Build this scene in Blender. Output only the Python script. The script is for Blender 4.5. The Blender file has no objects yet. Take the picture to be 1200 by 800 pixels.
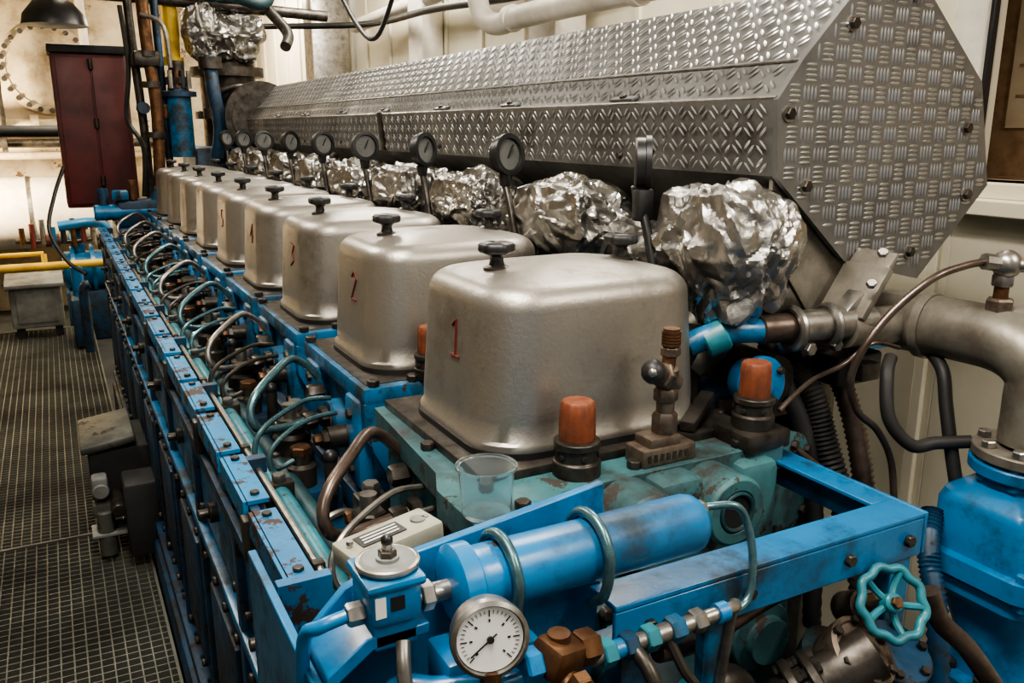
import bpy,bmesh,math,random
from mathutils import Vector,Matrix,noise,Euler
random.seed(7)
ZO=1.5
V=Vector
# ---------------------------------------------------------------- materials
def pmat(name,c1,c2=None,metal=0.0,rough=.5,scale=8,lo=.4,hi=.65,chip=None,chip_at=.62,chip_scale=14,bump=.0,bscale=60,rv=.15,emit=0,coat=0,bdist=.002,grime=None,grime_at=.56,grime_scale=3.5):
    m=bpy.data.materials.new(name);m.use_nodes=True
    nt=m.node_tree;N=nt.nodes;L=nt.links
    b=N['Principled BSDF']
    tc=N.new('ShaderNodeTexCoord');oi=N.new('ShaderNodeObjectInfo')
    sc=N.new('ShaderNodeVectorMath');sc.operation='SCALE';sc.inputs['Scale'].default_value=7.3
    cmb=N.new('ShaderNodeCombineXYZ')
    for k in range(3): L.new(oi.outputs['Random'],cmb.inputs[k])
    L.new(cmb.outputs[0],sc.inputs[0])
    ad=N.new('ShaderNodeVectorMath');ad.operation='ADD'
    L.new(tc.outputs['Object'],ad.inputs[0]);L.new(sc.outputs[0],ad.inputs[1])
    vec=ad.outputs[0]
    def noi(s,d=6,r=.62):
        n=N.new('ShaderNodeTexNoise');n.inputs['Scale'].default_value=s;n.inputs['Detail'].default_value=d;n.inputs['Roughness'].default_value=r
        L.new(vec,n.inputs['Vector']);return n.outputs[0]
    def ramp(src,a,c):
        r=N.new('ShaderNodeMapRange');r.inputs['From Min'].default_value=a;r.inputs['From Max'].default_value=c
        L.new(src,r.inputs['Value']);return r.outputs[0]
    def mix(f,A,Bc):
        x=N.new('ShaderNodeMix');x.data_type='RGBA'
        L.new(f,x.inputs[0])
        for i,q in ((6,A),(7,Bc)):
            if isinstance(q,tuple): x.inputs[i].default_value=(*q,1)
            else: L.new(q,x.inputs[i])
        return x.outputs[2]
    def mixf(f,A,Bc):
        x=N.new('ShaderNodeMix');x.data_type='FLOAT'
        L.new(f,x.inputs[0])
        for i,q in ((2,A),(3,Bc)):
            if isinstance(q,(int,float)): x.inputs[i].default_value=q
            else: L.new(q,x.inputs[i])
        return x.outputs[0]
    if c2 is None: c2=tuple(x*.6 for x in c1)
    n1=noi(scale);f=ramp(n1,lo,hi)
    col=mix(f,c1,c2)
    ro=mixf(f,rough,min(1,rough+rv))
    me=metal
    if grime:
        g=ramp(noi(grime_scale,9,.72),grime_at,grime_at+.16)
        col=mix(g,col,grime);ro=mixf(g,ro,.6)
    if chip:
        g=ramp(noi(chip_scale,10,.7),chip_at,chip_at+.02)
        col=mix(g,col,chip);ro=mixf(g,ro,.75);me=mixf(g,metal,.15)
    L.new(col,b.inputs['Base Color']);L.new(ro,b.inputs['Roughness'])
    if isinstance(me,(int,float)): b.inputs['Metallic'].default_value=me
    else: L.new(me,b.inputs['Metallic'])
    if coat: b.inputs['Coat Weight'].default_value=coat;b.inputs['Coat Roughness'].default_value=.2
    if bump:
        bp=N.new('ShaderNodeBump');bp.inputs['Strength'].default_value=bump;bp.inputs['Distance'].default_value=bdist
        L.new(noi(bscale,5),bp.inputs['Height']);L.new(bp.outputs[0],b.inputs['Normal'])
    if emit:
        b.inputs['Emission Color'].default_value=(*c1,1);b.inputs['Emission Strength'].default_value=emit
    return m
RUST=(.035,.018,.012);GRM=(.010,.010,.010)
ALU=pmat('cast_aluminium',(.40,.375,.335),(.27,.25,.22),metal=.82,rough=.36,scale=4,lo=.35,hi=.72,bump=.35,bscale=170,rv=.12,bdist=.0015,grime=(.17,.145,.115),grime_at=.54,grime_scale=4)
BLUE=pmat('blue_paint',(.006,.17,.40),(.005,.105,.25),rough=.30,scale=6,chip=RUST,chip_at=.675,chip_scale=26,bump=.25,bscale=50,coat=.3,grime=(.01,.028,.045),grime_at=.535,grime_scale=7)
BLUEH=pmat('oily_blue_paint',(.006,.15,.34),(.010,.085,.16),rough=.33,scale=10,chip=RUST,chip_at=.62,chip_scale=24,bump=.35,bscale=50,coat=.2,grime=(.012,.02,.024),grime_at=.48,grime_scale=10)
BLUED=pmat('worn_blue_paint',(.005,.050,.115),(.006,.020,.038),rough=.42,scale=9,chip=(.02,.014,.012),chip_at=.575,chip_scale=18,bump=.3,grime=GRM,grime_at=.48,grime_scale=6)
BLUEL=pmat('blue_frame_paint',(.008,.19,.40),(.008,.11,.25),rough=.35,scale=7,chip=(.05,.03,.022),chip_at=.55,chip_scale=20,bump=.25,grime=(.01,.02,.03),grime_at=.55,grime_scale=10)
TEAL=pmat('green_teal_paint',(.05,.15,.165),(.03,.075,.085),rough=.38,scale=9,chip=(.045,.035,.028),chip_at=.575,chip_scale=22,bump=.4,bscale=45,grime=(.025,.025,.023),grime_at=.49,grime_scale=8)
TEALD=pmat('dark_teal_paint',(.012,.055,.065),(.008,.02,.025),rough=.5,scale=9,chip=(.03,.02,.015),chip_at=.58,bump=.3)
TEALP=pmat('teal_pipe_paint',(.025,.19,.24),(.018,.10,.13),rough=.33,scale=20,chip=RUST,chip_at=.62,chip_scale=40)
TEALM=pmat('teal_tinted_steel',(.14,.27,.30),(.07,.13,.15),metal=.75,rough=.25,scale=30)
BLK=pmat('black_plastic',(.012,.012,.013),(.02,.02,.02),rough=.35)
RUB=pmat('black_rubber_hose',(.013,.013,.014),(.028,.026,.024),rough=.5)
STL=pmat('steel',(.42,.40,.37),(.20,.185,.165),metal=.9,rough=.30,scale=30)
STLD=pmat('dark_oily_steel',(.085,.075,.065),(.028,.024,.02),metal=.7,rough=.34,scale=25,bump=.25)
BRN=pmat('brown_steel_pipe',(.17,.13,.11),(.07,.05,.04),metal=.75,rough=.28,scale=20)
CHK=pmat('chequer_plate_aluminium',(.25,.25,.245),(.15,.147,.14),metal=.75,rough=.42,scale=4,bump=.2,rv=.18,grime=(.07,.063,.055),grime_at=.54,grime_scale=5)
CHKB=pmat('chequer_plate_raised_bars',(.50,.50,.49),(.32,.315,.30),metal=.85,rough=.30,scale=6)
FOIL=pmat('insulation_foil',(.50,.49,.47),(.33,.32,.30),metal=1.0,rough=.27,scale=5,bump=.5,bscale=38,bdist=.005)
BRZ=pmat('bronze',(.17,.085,.04),(.07,.035,.02),metal=.7,rough=.38,scale=30,bump=.3)
OLDB=pmat('weathered_brass_steel',(.20,.16,.125),(.09,.065,.05),metal=.7,rough=.42,scale=40,bump=.3)
ORG=pmat('orange_brown_cap',(.22,.062,.025),(.12,.035,.016),rough=.5,scale=40)
CRM=pmat('cream_wall_paint',(.74,.69,.55),(.64,.59,.45),rough=.45,scale=2)
TNK=pmat('stained_cream_paint',(.50,.43,.31),(.28,.22,.14),rough=.5,scale=2.2,chip=(.12,.07,.04),chip_at=.60,chip_scale=5,grime=(.16,.11,.06),grime_at=.5,grime_scale=2)
WHT=pmat('white_lagging_paint',(.70,.66,.58),(.50,.46,.39),rough=.5,scale=5)
RED=pmat('red_oxide_panel',(.12,.022,.02),(.05,.013,.012),rough=.5,scale=4)
YEL=pmat('yellow_paint',(.65,.42,.02),(.45,.28,.02),rough=.45)
GRT=pmat('galvanised_grating',(.17,.175,.15),(.075,.073,.062),metal=.3,rough=.45,scale=2.5)
DRK=pmat('dark_deck_paint',(.03,.033,.033),(.012,.012,.012),rough=.6,scale=3)
GRY=pmat('grey_machinery_paint',(.22,.23,.22),(.12,.12,.115),rough=.5,scale=8)
GRYG=pmat('grimy_green_grey_paint',(.09,.095,.08),(.04,.04,.035),rough=.5,scale=10,chip=(.03,.02,.015),chip_at=.58)
GPIPE=pmat('grey_cast_pipe',(.27,.25,.21),(.14,.12,.095),metal=.5,rough=.42,scale=14,bump=.3,bscale=60)
BEI=pmat('beige_box_paint',(.33,.33,.25),(.22,.21,.16),rough=.5,scale=20)
FACE=pmat('gauge_face_white',(.80,.80,.77),(.76,.76,.72),rough=.35)
DIALG=pmat('grey_dial_glass',(.16,.16,.15),(.10,.10,.095),rough=.15)
BPAP=pmat('brown_notice_board',(.30,.19,.10),(.20,.12,.06),rough=.7,scale=20)
PAP=pmat('aged_paper',(.55,.45,.30),(.45,.35,.22),rough=.7)
HOLE=pmat('dark_cavity',(.006,.008,.008),(.01,.01,.01),rough=.8)
NUM=pmat('red_marker_paint',(.16,.018,.012),(.10,.012,.010),rough=.5)
LAMP=pmat('warm_lamp_glass',(1,.86,.62),(1,.86,.62),emit=14)
LAMPW=pmat('fluorescent_tube',(1,.98,.93),(1,.98,.93),emit=6)
GLS=bpy.data.materials.new('clear_plastic');GLS.use_nodes=True
_b=GLS.node_tree.nodes['Principled BSDF'];_b.inputs['Base Color'].default_value=(.80,.93,.97,1);_b.inputs['Transmission Weight'].default_value=.95;_b.inputs['Roughness'].default_value=.08;_b.inputs['IOR'].default_value=1.2
# ---------------------------------------------------------------- mesh builder
def frame(a):
    a=V(a).normalized()
    r=V((0,0,1)) if abs(a.z)<.9 else V((1,0,0))
    u=a.cross(r).normalized();v=a.cross(u).normalized()
    return u,v
def catm(pts,seg=7,closed=False):
    P=[V(p) for p in pts];out=[];n=len(P)
    for i in range(n if closed else n-1):
        if closed: p0,p1,p2,p3=P[(i-1)%n],P[i],P[(i+1)%n],P[(i+2)%n]
        else: p0=P[max(i-1,0)];p1=P[i];p2=P[i+1];p3=P[min(i+2,n-1)]
        for k in range(seg):
            t=k/seg
            out.append(.5*((2*p1)+(p2-p0)*t+(2*p0-5*p1+4*p2-p3)*t*t+(3*p1-p0-3*p2+p3)*t**3))
    if not closed: out.append(P[-1])
    return out
class B:
    def __init__(s,name): s.name=name;s.v=[];s.f=[];s.m=[];s.sm=[];s.mats=[]
    def mi(s,mat):
        if mat not in s.mats: s.mats.append(mat)
        return s.mats.index(mat)
    def add(s,vs,fs,mat,smooth=False):
        o=len(s.v);s.v+= [tuple(x) for x in vs];i=s.mi(mat)
        for f in fs: s.f.append([o+k for k in f]);s.m.append(i);s.sm.append(smooth)
    def box(s,c,size,mat,rot=None,bev=0):
        bm=bmesh.new();bmesh.ops.create_cube(bm,size=1)
        for q in bm.verts: q.co=V((q.co.x*size[0],q.co.y*size[1],q.co.z*size[2]))
        if bev: bmesh.ops.bevel(bm,geom=bm.edges[:],offset=bev,segments=2,affect='EDGES',profile=.5)
        R=Matrix.Identity(3)
        if rot: R=Euler([math.radians(a) for a in rot]).to_matrix()
        bm.verts.index_update()
        s.add([R@q.co+V(c) for q in bm.verts],[[w.index for w in f.verts] for f in bm.faces],mat,bool(bev));bm.free()
    def bx(s,x0,x1,y0,y1,z0,z1,mat,bev=0): s.box(((x0+x1)/2,(y0+y1)/2,(z0+z1)/2),(abs(x1-x0),abs(y1-y0),abs(z1-z0)),mat,None,bev)
    def lathe(s,base,axis,prof,mat,n=24,lobes=0,lamp=0):
        a=V(axis).normalized();u,v=frame(a);base=V(base);vs=[];fs=[]
        for (r,h) in prof:
            for k in range(n):
                t=2*math.pi*k/n;rr=r*(1+lamp*math.cos(lobes*t)) if lobes else r
                vs.append(base+a*h+(u*math.cos(t)+v*math.sin(t))*rr)
        for j in range(len(prof)-1):
            for k in range(n):
                k2=(k+1)%n
                fs.append([j*n+k,j*n+k2,(j+1)*n+k2,(j+1)*n+k])
        if prof[0][0]>1e-5: fs.append(list(range(n))[::-1])
        if prof[-1][0]>1e-5: fs.append([(len(prof)-1)*n+k for k in range(n)])
        s.add(vs,fs,mat,n>8)
    def cyl(s,p0,p1,r,mat,r1=None,n=20,ch=0):
        p0=V(p0);p1=V(p1);d=p1-p0;h=d.length;r1=r if r1 is None else r1
        if ch: pr=[(r-ch,0),(r,ch),(r1,h-ch),(r1-ch,h)]
        else: pr=[(r,0),(r1,h)]
        s.lathe(p0,d,pr,mat,n)
    def hexn(s,c,ax,r,h,mat):
        a=V(ax).normalized();s.lathe(V(c),a,[(r*.9,0),(r,h*.1),(r,h*.85),(r*.85,h)],mat,6)
    def tube(s,pts,r,mat,n=10,seg=7,smooth=True,corr=0,closed=False):
        P=catm(pts,seg,closed) if smooth else [V(p) for p in pts]
        m=len(P);T=[]
        for i in range(m):
            if closed: t=P[(i+1)%m]-P[i-1]
            else: t=P[min(i+1,m-1)]-P[max(i-1,0)]
            T.append(t.normalized())
        u,_=frame(T[0]);vs=[];fs=[]
        for i in range(m):
            u=(u-T[i]*u.dot(T[i])).normalized();w=T[i].cross(u)
            rr=r*(1+(corr if i%2 else -corr))
            for k in range(n):
                a=2*math.pi*k/n;vs.append(P[i]+(u*math.cos(a)+w*math.sin(a))*rr)
        for i in range(m if closed else m-1):
            for k in range(n):
                i2=(i+1)%m
                fs.append([i*n+k,i*n+(k+1)%n,i2*n+(k+1)%n,i2*n+k])
        if not closed: fs.append(list(range(n))[::-1]);fs.append([(m-1)*n+k for k in range(n)])
        s.add(vs,fs,mat,True)
    def ring(s,c,axis,R,r,mat,n=28,m=8):
        u,v=frame(axis);c=V(c)
        s.tube([c+(u*math.cos(2*math.pi*k/n)+v*math.sin(2*math.pi*k/n))*R for k in range(n)],r,mat,m,1,True,0,True)
    def prism(s,poly,vec,mat):
        P=[V(p) for p in poly];n=len(P);vec=V(vec)
        s.add(P+[p+vec for p in P],[list(range(n))[::-1],[n+k for k in range(n)]]+[[k,(k+1)%n,n+(k+1)%n,n+k] for k in range(n)],mat)
    def sph(s,c,r,mat,n=16,sz=(1,1,1)):
        c=V(c);vs=[];fs=[]
        for i in range(n//2+1):
            p=math.pi*i/(n//2)
            for k in range(n):
                t=2*math.pi*k/n;vs.append(c+V((r*sz[0]*math.sin(p)*math.cos(t),r*sz[1]*math.sin(p)*math.sin(t),r*sz[2]*math.cos(p))))
        for i in range(n//2):
            for k in range(n): fs.append([i*n+k,(i+1)*n+k,(i+1)*n+(k+1)%n,i*n+(k+1)%n])
        s.add(vs,fs,mat,True)
    def mesh(s,angle=38):
        me=bpy.data.meshes.new(s.name);me.from_pydata(s.v,[],s.f)
        for m in s.mats: me.materials.append(m)
        for p,i,q in zip(me.polygons,s.m,s.sm): p.material_index=i;p.use_smooth=q
        me.validate();bm=bmesh.new();bm.from_mesh(me);bmesh.ops.recalc_face_normals(bm,faces=bm.faces);bm.to_mesh(me);bm.free()
        me.set_sharp_from_angle(angle=math.radians(angle));me.update()
        return me
    def done(s,bevel=0,loc=(0,0,0),parent=None,angle=38):
        me=s.mesh(angle=angle);return place(s.name,me,loc,bevel,parent)
def place(name,me,loc=(0,0,0),bevel=0,parent=None):
    o=bpy.data.objects.new(name,me);bpy.context.scene.collection.objects.link(o)
    if parent: o.parent=parent;o.location=loc
    else: o.location=(loc[0],loc[1],loc[2]+ZO)
    if bevel:
        md=o.modifiers.new('bev','BEVEL');md.width=bevel;md.segments=2;md.limit_method='ANGLE';md.angle_limit=math.radians(50);md.harden_normals=False
    return o
P=.44;Y1=1.038;NC=9
# ---------------------------------------------------------------- rocker cover
def rrect(hx,hy,r,n=8):
    r=min(r,hx*.99,hy*.99);pts=[]
    for q,(sx,sy) in enumerate(((1,1),(-1,1),(-1,-1),(1,-1))):
        for k in range(n+1):
            a=math.pi/2*(q+k/n);pts.append((sx*(hx-r)+r*math.cos(a),sy*(hy-r)+r*math.sin(a)))
    return pts
def loft(b,rings,mat,cap=True):
    n=len(rings[0]);vs=[p for R in rings for p in R];fs=[]
    for j in range(len(rings)-1):
        for k in range(n): fs.append([j*n+k,j*n+(k+1)%n,(j+1)*n+(k+1)%n,(j+1)*n+k])
    if cap: fs.append([(len(rings)-1)*n+k for k in range(n)])
    b.add(vs,fs,mat,True)
CX=.624;HX=.177;HY=.143;ZB=-.402;HT=.222;CR=.072
b=B('rocker_cover')
def rr(hx,hy,r,z): return [V((CX+x,y,z)) for x,y in rrect(hx,hy,r)]
loft(b,[rr(HX+.006,HY+.006,CR+.003,ZB-.012),rr(HX+.006,HY+.006,CR+.003,ZB-.001),rr(HX-.002,HY-.002,CR,ZB-.001)],BLK)
b2=[(HX+.003,HY+.003,CR,ZB-.001),(HX+.003,HY+.003,CR,ZB+.007),(HX-.001,HY-.001,CR,ZB+.010)]
rf=.032
for k in range(1,7):
    t=k/6;b2.append((HX-.010*t,HY-.009*t,CR,ZB+.009+(HT-rf-.022)*t))
zt=b2[-1][3];hx,hy=b2[-1][:2]
for k in range(1,9):
    a=math.pi/2*k/8*.90;i=rf*(1-math.cos(a));b2.append((hx-i,hy-i,max(CR-i*.6,.03),zt+rf*math.sin(a)))
zt2=b2[-1][3];hx,hy=b2[-1][:2];r0=b2[-1][2]
for k in range(1,7):
    t=k/6;b2.append((hx*(1-.93*t),hy*(1-.93*t),r0*(1-.9*t),zt2+.014*math.sin(t*math.pi/2)))
loft(b,[rr(*q) for q in b2],ALU)
ZT=zt2+.008
for kx in (.527,.733):
    b.lathe((kx,0,ZT-.006),(0,0,1),[(.019,0),(.019,.006),(.013,.009)],STLD,20)
    b.lathe((kx,0,ZT+.001),(0,0,1),[(.011,0),(.009,.008),(.009,.013),(.013,.017),(.0225,.019),(.0245,.022),(.0245,.030),(.021,.033),(.010,.034),(.008,.031),(0,.031)],BLK,32,6,.06)
b.box((.62,.03,ZT+.002),(.09,.010,.003),ALU,bev=.001);b.box((.62,-.03,ZT+.002),(.05,.008,.002),ALU,bev=.001)
cov=b.mesh(angle=60)
strokes={1:[[(0,.8),(.25,1),(.25,0)],[(0,0),(.5,0)]],2:[[(0,.8),(.25,1),(.5,.75),(0,0),(.55,0)]],3:[[(0,1),(.5,.9),(.2,.55),(.5,.25),(0,0)]],4:[[(.4,0),(.4,1),(0,.35),(.6,.35)]],5:[[(.5,1),(0,1),(0,.6),(.5,.4),(.4,0),(0,0)]]}
for i in range(NC):
    o=place('rocker_cover',cov,(0,Y1+P*i,0))
    if i+1 in strokes:
        n=B('painted_number')
        for st in strokes[i+1]:
            pts=[]
            fine=[]
            for (a0,b0),(a1,b1) in zip(st[:-1],st[1:]):
                for k in range(6): fine.append((a0+(a1-a0)*k/6,b0+(b1-b0)*k/6))
            fine.append(st[-1])
            for a,bb in fine:
                z=-.297+bb*.05;yy=-.02-a*.05+.01
                t=(z-ZB-.009)/(HT-rf-.022);x=CX-(HX-.010*t)-.0002
                ry=abs(yy)-(HY-.009*t-CR)
                if ry>0: x+= CR-math.sqrt(max(0,CR**2-ry*ry))
                pts.append((x,yy,z))
            n.tube(pts,.0022,NUM,6,1,False)
        n.done(parent=o)
# ---------------------------------------------------------------- heads
def studcap(b,x,y,z,s=1.0):
    b.lathe((x,y,z),(0,0,1),[(.030*s,0),(.030*s,.018*s),(.027*s,.020*s),(.026*s,.034*s),(.029*s,.036*s),(.029*s,.044*s),(.02*s,.046*s)],STLD,24)
    for k in range(6):
        a=k*math.pi/3+.3;b.cyl((x+.0265*s*math.cos(a),y+.0265*s*math.sin(a),z+.027*s),(x+.0285*s*math.cos(a),y+.0285*s*math.sin(a),z+.027*s),.004,HOLE,n=8)
    b.lathe((x,y,z+.044*s),(0,0,1),[(.021*s,0),(.022*s,.004*s),(.0213*s,.036*s),(.0205*s,.046*s),(.018*s,.05*s),(0,.05*s)],ORG,48,12,.035)
def head(first):
    b=B('engine_head_casting');M=TEAL if first else BLUEH
    if not first:
        b.bx(.41,.84,-.19,.19,-.445,-.414,M,.004)
        b.bx(.42,.83,-.17,.18,-.418,-.412,STLD,.001)
        b.bx(.425,.83,-.165,.165,-.62,-.44,M,.012)
        b.bx(.402,.43,-.17,-.10,-.60,-.44,M,.008);b.bx(.402,.43,.08,.16,-.60,-.44,M,.008)
        for y in (-.135,.12):
            for z in (-.47,-.57): b.hexn((.403,y,z),(-1,0,0),.010,.008,STLD)
        b.cyl((.425,-.02,-.52),(.395,-.02,-.52),.042,M,n=28,ch=.004)
        b.cyl((.395,-.02,-.52),(.389,-.02,-.52),.028,STLD,n=24)
        b.prism([(.41,-.19,-.44),(.41,-.19,-.50),(.46,-.19,-.60),(.56,-.19,-.60),(.56,-.19,-.44)],(0,.03,0),M)
        b.cyl((.48,-.165,-.50),(.48,-.195,-.50),.03,M,n=24,ch=.003);b.cyl((.48,-.195,-.50),(.48,-.197,-.50),.018,HOLE,n=20)
        for x in (.43,.50,.80):
            b.hexn((x,-.178,-.414),(0,0,1),.011,.012,STLD)
        b.hexn((.42,.17,-.414),(0,0,1),.011,.012,STLD)
        studcap(b,.533,-.178,-.412,.95)
    else:
        pl=[(.405,.185),(.388,-.10),(.368,-.15),(.368,-.265),(.40,-.28),(.45,-.262),(.50,-.225),(.80,-.225),(.85,-.235),(.868,-.20),(.868,.16),(.85,.19)]
        b.prism([(x,y,-.460) for x,y in pl],(0,0,.036),M)
        pl2=[(.42,.17),(.402,-.10),(.392,-.235),(.50,-.24),(.82,-.235),(.855,-.20),(.85,.15)]
        b.prism([(x,y,-.66) for x,y in pl2],(0,0,.21),M)
        for x,r in ((.590,.050),(.722,.047)):
            b.lathe((x,-.20,-.474),(0,-1,0),[(r,0),(r,.085),(r-.004,.09),(.030,.09),(.027,.087),(.024,.087)],M,40)
        b.cyl((.590,-.285,-.474),(.590,-.2885,-.474),.0235,TEALD,n=28)
        b.cyl((.722,-.28,-.474),(.722,-.2875,-.474),.024,HOLE,n=28);b.ring((.722,-.289,-.474),(0,1,0),.025,.003,TEALD)
        b.box((.655,-.235,-.452),(.07,.06,.05),M,bev=.012)
        b.box((.80,-.225,-.50),(.07,.05,.13),M,bev=.015)
        b.lathe((.655,-.23,-.58),(0,-1,0),[(.07,0),(.07,.02),(.06,.03),(0,.032)],M,32)
        b.lathe((.915,-.06,-.540),(.38,-1,0),[(.080,0),(.086,.01),(.086,.06),(.078,.064),(.078,.075),(.088,.078),(.088,.10),(.082,.104),(0,.104)],TEAL,48)
        b.lathe((.900,-.02,-.540),(.38,-1,0),[(.096,0),(.099,.004),(.099,.02),(.095,.024)],GRY,48)
        for k in range(8):
            u,v=frame((.38,-1,0));t=k*math.pi/4;p=V((.915,-.06,-.54))+V((.38,-1,0)).normalized()*.104+(u*math.cos(t)+v*math.sin(t))*.072
            b.hexn(p,(.38,-1,0),.008,.008,STLD)
        b.bx(.42,.845,-.168,.18,-.426,-.412,STLD,.002)
        b.bx(.785,.865,-.235,-.160,-.43,-.402,STLD,.006)
        studcap(b,.545,-.185,-.424,1.03);studcap(b,.824,-.20,-.402,.98)
        for x,y in ((.42,-.18),(.435,-.245),(.79,-.21),(.62,-.205),(.85,-.10),(.85,.02),(.41,-.02)):
            b.hexn((x,y,-.425),(0,0,1),.010,.012,STLD)
        b.box((.785,-.13,-.395),(.11,.022,.016),STLD,rot=(0,-8,35),bev=.003)
    return b
h1=head(True).done(bevel=.003,loc=(0,Y1,0))
hm=head(False).mesh()
for i in range(1,NC): place('engine_head_casting',hm,(0,Y1+P*i,0),.003)
b=B('indicator_valve');x,y,z=.668,.842,-.424
b.box((x,y,z+.012),(.085,.042,.024),OLDB,bev=.003);b.box((x-.005,y,z+.03),(.05,.036,.014),OLDB,bev=.003)
for k in range(7): b.box((x-.033+k*.010,y-.0215,z+.012),(.005,.001,.010),STLD,rot=(0,12*(k%3-1),0))
b.hexn((x+.005,y,z+.035),(0,0,1),.017,.03,OLDB);b.cyl((x+.005,y,z+.06),(x+.005,y,z+.085),.012,OLDB);b.hexn((x+.005,y,z+.08),(0,0,1),.016,.018,OLDB)
b.cyl((x+.005,y,z+.095),(x+.004,y,z+.125),.013,OLDB,r1=.017,ch=.002)
b.cyl((x-.025,y-.012,z+.128),(x+.02,y+.002,z+.102),.013,OLDB);b.hexn((x+.0,y-.004,z+.114),(-.8,-.4,.5),.017,.014,OLDB);b.sph((x-.026,y-.012,z+.126),.016,BLK,14);b.sph((x-.033,y-.02,z+.128),.007,STL,10)
b.cyl((x+.006,y,z+.12),(x+.010,y,z+.150),.009,BRZ)
b.hexn((x+.010,y,z+.140),(0,0,1),.013,.012,OLDB)
for k in range(5): b.cyl((x+.010,y,z+.154+k*.004),(x+.010,y,z+.157+k*.004),.0125,BRZ,n=16)
b.cyl((x+.010,y,z+.152),(x+.010,y,z+.176),.011,BRZ)
b.done()
b=B('clear_plastic_cup')
b.lathe((.392,.80,-.423),(0,0,1),[(.027,0),(.028,.003),(.032,.055),(.035,.056),(.035,.059),(.0325,.059),(.031,.053),(.027,.005),(0,.005)],GLS,40)
b.done()
# ---------------------------------------------------------------- fuel pumps
def pump(PM,SM,big):
    b=B('fuel_injection_pump')
    b.bx(.265,.385,-.13,.09,-.66,-.60,BLUED,.006)
    b.lathe((.33,0,-.61),(0,0,1),[(.040,0),(.040,.035),(.032,.04),(.032,.070),(.026,.077),(.026,.088)],STLD,28)
    b.hexn((.33,0,-.524),(0,0,1),.024,.020,STLD);b.cyl((.33,0,-.51),(.33,0,-.48),.012,STL)
    b.lathe((.325,-.09,-.61),(0,0,1),[(.025,0),(.025,.045),(.017,.05),(.017,.07)],STLD,24);b.hexn((.325,-.09,-.545),(0,0,1),.019,.016,BRZ)
    for a in (.5,2,3.6,5.2): b.hexn((.33+.035*math.cos(a),.035*math.sin(a),-.578),(0,0,1),.008,.014,STL)
    b.hexn((.402,.03,-.475),(-1,0,0),.016,.03,STLD)
    b.tube([(.40,.06,-.455),(.375,.055,-.425),(.345,.035,-.408),(.305,-.01,-.418),(.268,-.045,-.438),(.252,-.06,-.462),(.255,-.068,-.488),(.275,-.062,-.502),(.315,-.05,-.505),(.37,-.045,-.498)],big,PM,12)
    b.hexn((.345,-.046,-.503),(1,.05,.05),.016,.022,STLD);b.hexn((.372,-.045,-.498),(1,0,0),.019,.016,STLD)
    b.tube([(.395,-.04,-.468),(.35,-.05,-.462),(.30,-.075,-.472),(.262,-.10,-.486),(.245,-.112,-.51),(.25,-.118,-.54),(.28,-.11,-.555),(.31,-.10,-.55)],.0045,SM,8)
    b.tube([(.395,-.075,-.485),(.35,-.085,-.485),(.30,-.11,-.495),(.265,-.13,-.52),(.27,-.14,-.56),(.30,-.13,-.58)],.0045,SM,8)
    b.cyl((.37,-.10,-.52),(.405,-.10,-.52),.02,STLD);b.hexn((.375,-.10,-.52),(-1,0,0),.015,.016,STLD);b.hexn((.36,-.10,-.52),(-1,0,0),.010,.014,BRZ)
    b.box((.36,.08,-.55),(.045,.045,.06),STLD,bev=.004);b.hexn((.36,.08,-.52),(0,0,1),.014,.02,STL);b.hexn((.335,.08,-.55),(-1,0,0),.012,.015,BRZ)
    b.cyl((.36,-.15,-.60),(.36,-.15,-.54),.011,STLD);b.sph((.36,-.15,-.535),.013,BLK,12)
    b.tube([(.36,.12,-.60),(.34,.12,-.56),(.30,.11,-.56),(.28,.11,-.60)],.006,SM,8)
    return b
place('fuel_injection_pump',pump(BRN,STL,.0085).mesh(),(0,Y1,0))
pm2=pump(TEALM,TEALM,.0072).mesh();pm3=pump(STL,STLD,.0065).mesh()
for i in range(1,NC): place('fuel_injection_pump',pm2 if i in(1,3,5) else pm3,(0,Y1+P*i,0))
b=B('fuel_supply_pipework')
b.tube([(.262,.86,-.560),(.262,2.5,-.560),(.262,4.7,-.560)],.015,TEALP,12,3)
b.tube([(.300,.84,-.585),(.300,4.7,-.585)],.016,TEALD,12,1,False)
b.tube([(.232,.90,-.515),(.232,4.7,-.515)],.005,STL,8,1,False)
for i in range(NC):
    y=Y1+P*i-.2;b.box((.262,y,-.560),(.045,.022,.040),STLD,bev=.004);b.hexn((.262,y,-.54),(0,0,1),.011,.013,STL)
    b.cyl((.232,y+.1,-.515),(.232,y+.1,-.60),.004,STLD,n=8);b.box((.232,y+.1,-.515),(.014,.014,.014),STLD)
b.done()
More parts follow.
